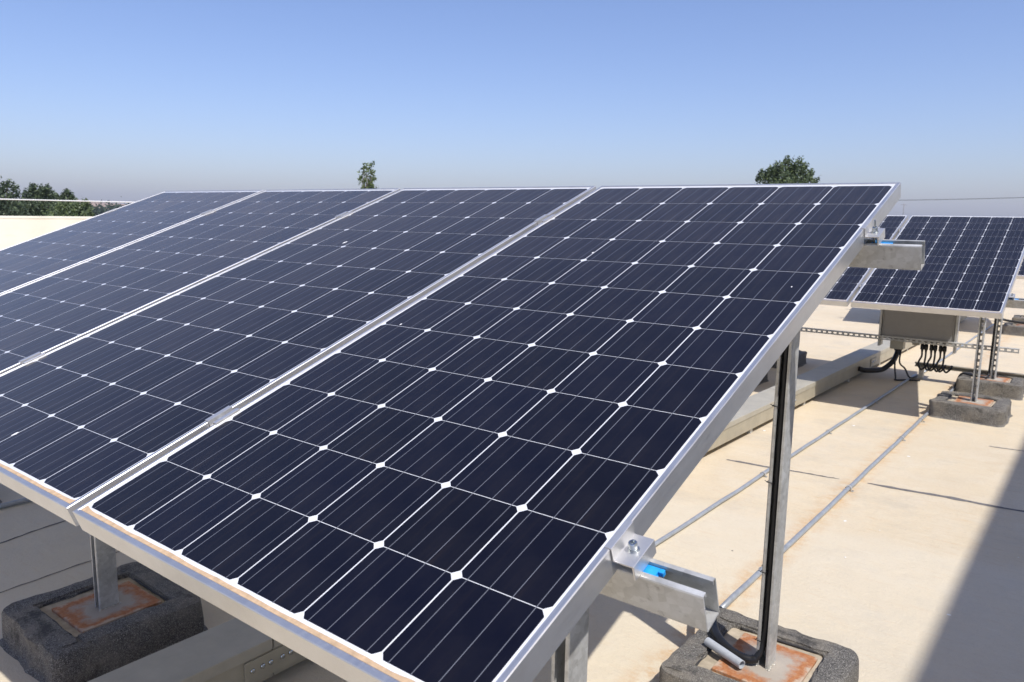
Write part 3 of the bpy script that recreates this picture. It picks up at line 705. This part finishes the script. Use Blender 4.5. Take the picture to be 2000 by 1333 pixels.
# ------------------------------------------------------------------ trees
def leaf_mesh(name, pts, size, mats, seed, updir=.0, squash=1.0):
    rg = np.random.default_rng(seed); n = len(pts); pts = np.asarray(pts)
    a1 = rg.normal(size=(n, 3)); a1[:, 2] = a1[:, 2]*squash + updir; a1 /= np.linalg.norm(a1, axis=1)[:, None]
    a2 = rg.normal(size=(n, 3)); a2 -= a1*(a1*a2).sum(1)[:, None]; a2 /= np.linalg.norm(a2, axis=1)[:, None]
    sz = size*rg.uniform(.6, 1.35, (n, 1))
    v = np.stack([pts-a1*sz, pts+a2*sz*.45, pts+a1*sz, pts-a2*sz*.45], 1).reshape(-1, 3)
    me = bpy.data.meshes.new(name); me.vertices.add(4*n); me.vertices.foreach_set('co', v.ravel())
    me.loops.add(4*n); me.loops.foreach_set('vertex_index', np.arange(4*n, dtype=np.int32))
    me.polygons.add(n); me.polygons.foreach_set('loop_start', np.arange(0, 4*n, 4, dtype=np.int32))
    me.polygons.foreach_set('loop_total', np.full(n, 4, dtype=np.int32))
    for q in mats: me.materials.append(MT[q])
    if len(mats) > 1: me.polygons.foreach_set('material_index', rg.integers(0, len(mats), n).astype(np.int32))
    me.update(); me.validate(); return me

def tree(name, label, px, D, clumps, leaf, nleaf, mats, seed, lean=0.0, group=None, updir=.35):
    """clumps: (px, py, rx, ry) in photo pixels at depth D; the trunk stands on the ground below px"""
    sc_ = D/FPX; rg = np.random.default_rng(seed); rnd = random.Random(seed)
    base = at_d(px, 430, D); base = Vector((base.x, base.y, GZ))
    root = empty(name, base); hr_ = Vector((rt0.x, rt0.y, 0)); dep = Vector((fw.x, fw.y, 0)).normalized()
    pts = []; tot = sum(c[2]*c[3] for c in clumps); limb = MB()
    top = max(at_d(c[0], c[1], D).z for c in clumps); trunk_top = Vector((lean, 0, (top-GZ)*.72))
    n = 9; P = [Vector((lean*(k/n)**2+.12*noise.noise(Vector((k*.7, seed, 0))), .12*noise.noise(Vector((k*.7, seed, 9))), trunk_top.z*k/n)) for k in range(n+1)]
    tk = MB(); r0 = max(.10, trunk_top.z*.022); tk.tube(P, [r0*(1-.85*k/n) for k in range(n+1)], 9); obj('trunk', tk, 'bark', root, smooth=True)
    for (cx, cy, rx, ry) in clumps:
        c = at_d(cx, cy, D)-base + dep*rnd.uniform(-.4, .4)*rx*sc_
        nn = int(nleaf*rx*ry/tot)
        # sub-clumps so that light and dark tufts and gaps appear
        ns = max(5, int(nn/55))
        for q in range(ns):
            dv = rg.normal(size=3); dv /= np.linalg.norm(dv); rr = rg.uniform(.25, 1.0)**.5
            o = Vector(c) + hr_*dv[0]*rr*rx*sc_ + dep*dv[1]*rr*rx*sc_ + Vector((0, 0, dv[2]*rr*ry*sc_))
            m_ = max(6, nn//ns); s_ = .24*min(rx, ry)*sc_ + leaf*.5
            cl = rg.normal(size=(m_, 3))*np.array([s_*.75, s_*.75, s_*1.25]); cl[:, 0] += cl[:, 2]*.25
            pts.append(cl+np.array(o))
        a0 = P[min(n, max(3, int(n*min(1, max(.35, (c.z-ry*sc_*1.2)/trunk_top.z)))))]
        limb.tube([a0, a0.lerp(c, .5)+Vector((0, 0, .1*ry*sc_)), c+Vector((0, 0, ry*sc_*.5))], [r0*.35, r0*.22, r0*.05], 6)
    obj('branches', limb, 'bark', root, smooth=True)
    pts = np.concatenate(pts); cr = obj('crown', leaf_mesh('crown', pts, leaf, mats, seed, updir), None, root)
    return tag(root, label, 'tree', group)

GL = 'trees beyond the left parapet'
tree('broadleaf_tree', 'dark green tree cut by the left photo edge beyond the parapet', 8, 62, [(-30, 372, 24, 20), (2, 372, 14, 14), (16, 366, 9, 10), (28, 374, 7, 10), (0, 395, 38, 20), (-30, 410, 40, 30), (20, 420, 36, 30), (-5, 450, 50, 40)], .13, 10000, ['leaf_dark', 'leaf_dark', 'leaf_mid'], 3, group=GL)
tree('broadleaf_tree', 'tall dark tufted tree between two others beyond the left parapet', 76, 66, [(70, 372, 11, 9), (82, 374, 10, 9), (60, 386, 12, 12), (76, 388, 16, 14), (96, 384, 9, 9), (104, 392, 8, 8), (75, 408, 34, 18), (70, 440, 40, 30)], .13, 11000, ['leaf_dark', 'leaf_mid', 'leaf_dark'], 5, lean=.4, group=GL)
tree('broadleaf_tree', 'slim leaning tree with a gap in its crown beyond the left parapet', 124, 64, [(134, 376, 5, 6), (128, 384, 8, 7), (118, 390, 8, 8), (142, 386, 7, 6), (140, 397, 7, 9), (122, 404, 14, 12), (120, 430, 24, 24)], .115, 5500, ['leaf_dark', 'leaf_mid'], 8, lean=.8, group=GL)
tree('bushy_tree', 'low lighter green bushy tree at the right of the left tree group', 140, 52, [(120, 414, 20, 13), (145, 410, 18, 12), (163, 408, 10, 12), (172, 418, 10, 8), (130, 440, 45, 26)], .11, 8000, ['leaf_mid', 'leaf_light', 'leaf_mid'], 11, group=GL)
tree('broadleaf_tree', 'tree outside the left edge filling the tree group beyond the parapet', -75, 68, [(-80, 380, 30, 24), (-60, 395, 30, 22), (-85, 420, 45, 34)], .17, 3000, ['leaf_dark', 'leaf_mid'], 13, group=GL)
# slender tree top above the third panel
sp = [(716, 322, 7, 4), (727, 321, 5, 3), (710, 329, 6, 4), (719, 333, 5, 4), (728, 339, 7, 4), (708, 341, 8, 5), (718, 346, 8, 5), (730, 350, 6, 4), (706, 353, 9, 5), (720, 357, 12, 6), (716, 366, 16, 8), (716, 380, 20, 14), (716, 400, 24, 18), (716, 425, 28, 22)]
tree('slender_tree', 'slender sparse yellow green tree top rising behind the panels', 716, 46, sp, .10, 1500, ['leaf_light'], 21, updir=-.25)
# round crown at the right
rc_ = [(1520, 330, 12, 10), (1538, 322, 10, 9), (1556, 324, 9, 9), (1569, 322, 6, 9), (1505, 338, 14, 10), (1492, 348, 14, 9), (1535, 342, 22, 14), (1560, 342, 18, 14), (1580, 346, 14, 9), (1592, 352, 7, 5), (1540, 360, 48, 18), (1535, 385, 52, 26), (1535, 410, 46, 24)]
tree('round_tree', 'round bushy green tree crown above the right end of the front row', 1536, 58, rc_, .115, 14000, ['leaf_mid', 'leaf_mid', 'leaf_dark', 'leaf_light'], 31)

# far wood and bare hill on the left horizon
def hillrange(name, px0, px1, D, pytop, depth, mat, label, seed):
    a = MB(); n = 50; vs = []
    for k in range(n+1):
        px = px0+(px1-px0)*k/n; q = at_d(px, 420, D); q0 = Vector((q.x, q.y, 0)); d = Vector((q.x-CAMPOS.x, q.y-CAMPOS.y, 0)).normalized()
        e = math.sin(math.pi*k/n)**.6; h = (at_d(px, pytop(px), D).z-GZ)*e*(1+.18*noise.noise(Vector((px*.03, seed, 0))))
        for j, (f_, hh) in enumerate(((-1, -.15), (-.6, .35), (-.25, .8), (0, 1), (.3, .8), (1, -.1))):
            p = q0+d*depth*f_; vs.append((p.x, p.y, GZ-2+(h+2)*hh+.08*h*noise.noise(Vector((px*.05, j, seed)))))
    a.add(vs, [(k*6+j, (k+1)*6+j, (k+1)*6+j+1, k*6+j+1) for k in range(n) for j in range(5)])
    return tag(obj(name, a, mat, None, smooth=True), label, 'hill', kind='structure')
hillrange('hill', -500, 620, 1500, lambda x: 391+max(0, (x-150)*.07), 260, 'hill', 'bare brown hill fading into haze on the left horizon', 2)
rg = np.random.default_rng(77); pts = []
for k in range(260):
    px = rg.uniform(-150, 520); D = rg.uniform(300, 340); b0_ = at_d(px, 420, D); th_ = rg.uniform(7.6, 9.2)
    c = np.array([b0_.x, b0_.y, GZ+th_*.55]); pts.append(rg.normal(size=(60, 3))*np.array([1.3, 1.3, th_*.2])+c)
tag(obj('distant_wood', leaf_mesh('distant_wood', np.concatenate(pts), .75, ['leaf_far'], 9, .3), None), 'hazy blue green line of far trees above the parapet', 'wood', kind='stuff')

# ------------------------------------------------------------------ power line at the right
def pole(px, D, ztop, label, arms):
    b0_ = at_d(px, 430, D); root = empty('power_pole', (b0_.x, b0_.y, GZ-(3 if D > 280 else 0))); h = ztop-root.location.z
    a = MB(); a.tube([(0, 0, 0), (0, 0, h)], [.16, .09], 10); obj('shaft', a, 'pole', root, smooth=True)
    for q in arms:
        a = MB(); a.tube([tuple(-rt0*.9+Vector((0, 0, h-q))), tuple(rt0*.9+Vector((0, 0, h-q)))], .05, 6); obj('crossarm', a, 'pole', root)
    return tag(root, label, 'power pole', 'power poles')
q1 = at_d(1500, 393, 95); q2 = at_d(2250, 377, 95)
pole(1763, 240, at_d(1763, 398, 240).z, 'small far power pole above the second row of panels', (.4,))
pole(2250, 95, q2.z+.25, 'power pole outside the right photo edge carrying the wire', (.2,))
pole(1500, 95, q1.z+.25, 'power pole hidden behind the round tree carrying the wire', (.2,))
for dz, lab in ((0, 'upper thin power wire crossing the sky at the right'), (-.45, 'lower thin power wire crossing the sky at the right')):
    a = MB(); P = [q1.lerp(q2, k/24)+Vector((0, 0, dz*.1-1.2*(k/24)*(1-k/24)+dz*0)) + Vector((0, 0, .05)) for k in range(25)]
    P = [p+Vector((fw.x, fw.y, 0)).normalized()*(-dz*2.0) for p in P]
    a.tube(P, .018, 6)
    tag(obj('power_wire', a, 'black_plastic', None, smooth=True), lab, 'wire', 'power wires')

# ------------------------------------------------------------------ haze: one even body of air round the whole scene
a = MB(); a.box(-4100, 4100, -4100, 4100, GZ-12, 80)
hz = obj('haze', a, 'roof'); hz.data.materials.clear()
hm = bpy.data.materials.new('haze'); hm.use_nodes = True; t = hm.node_tree; t.nodes.clear()
ho = t.nodes.new('ShaderNodeOutputMaterial'); hv = t.nodes.new('ShaderNodeVolumePrincipled')
hv.inputs['Color'].default_value = (.92, .94, 1.0, 1); hv.inputs['Density'].default_value = HAZE; hv.inputs['Anisotropy'].default_value = .2
t.links.new(hv.outputs[0], ho.inputs['Volume']); hz.data.materials.append(hm)
tag(hz, 'thin pale haze over the whole landscape', 'haze', kind='stuff')
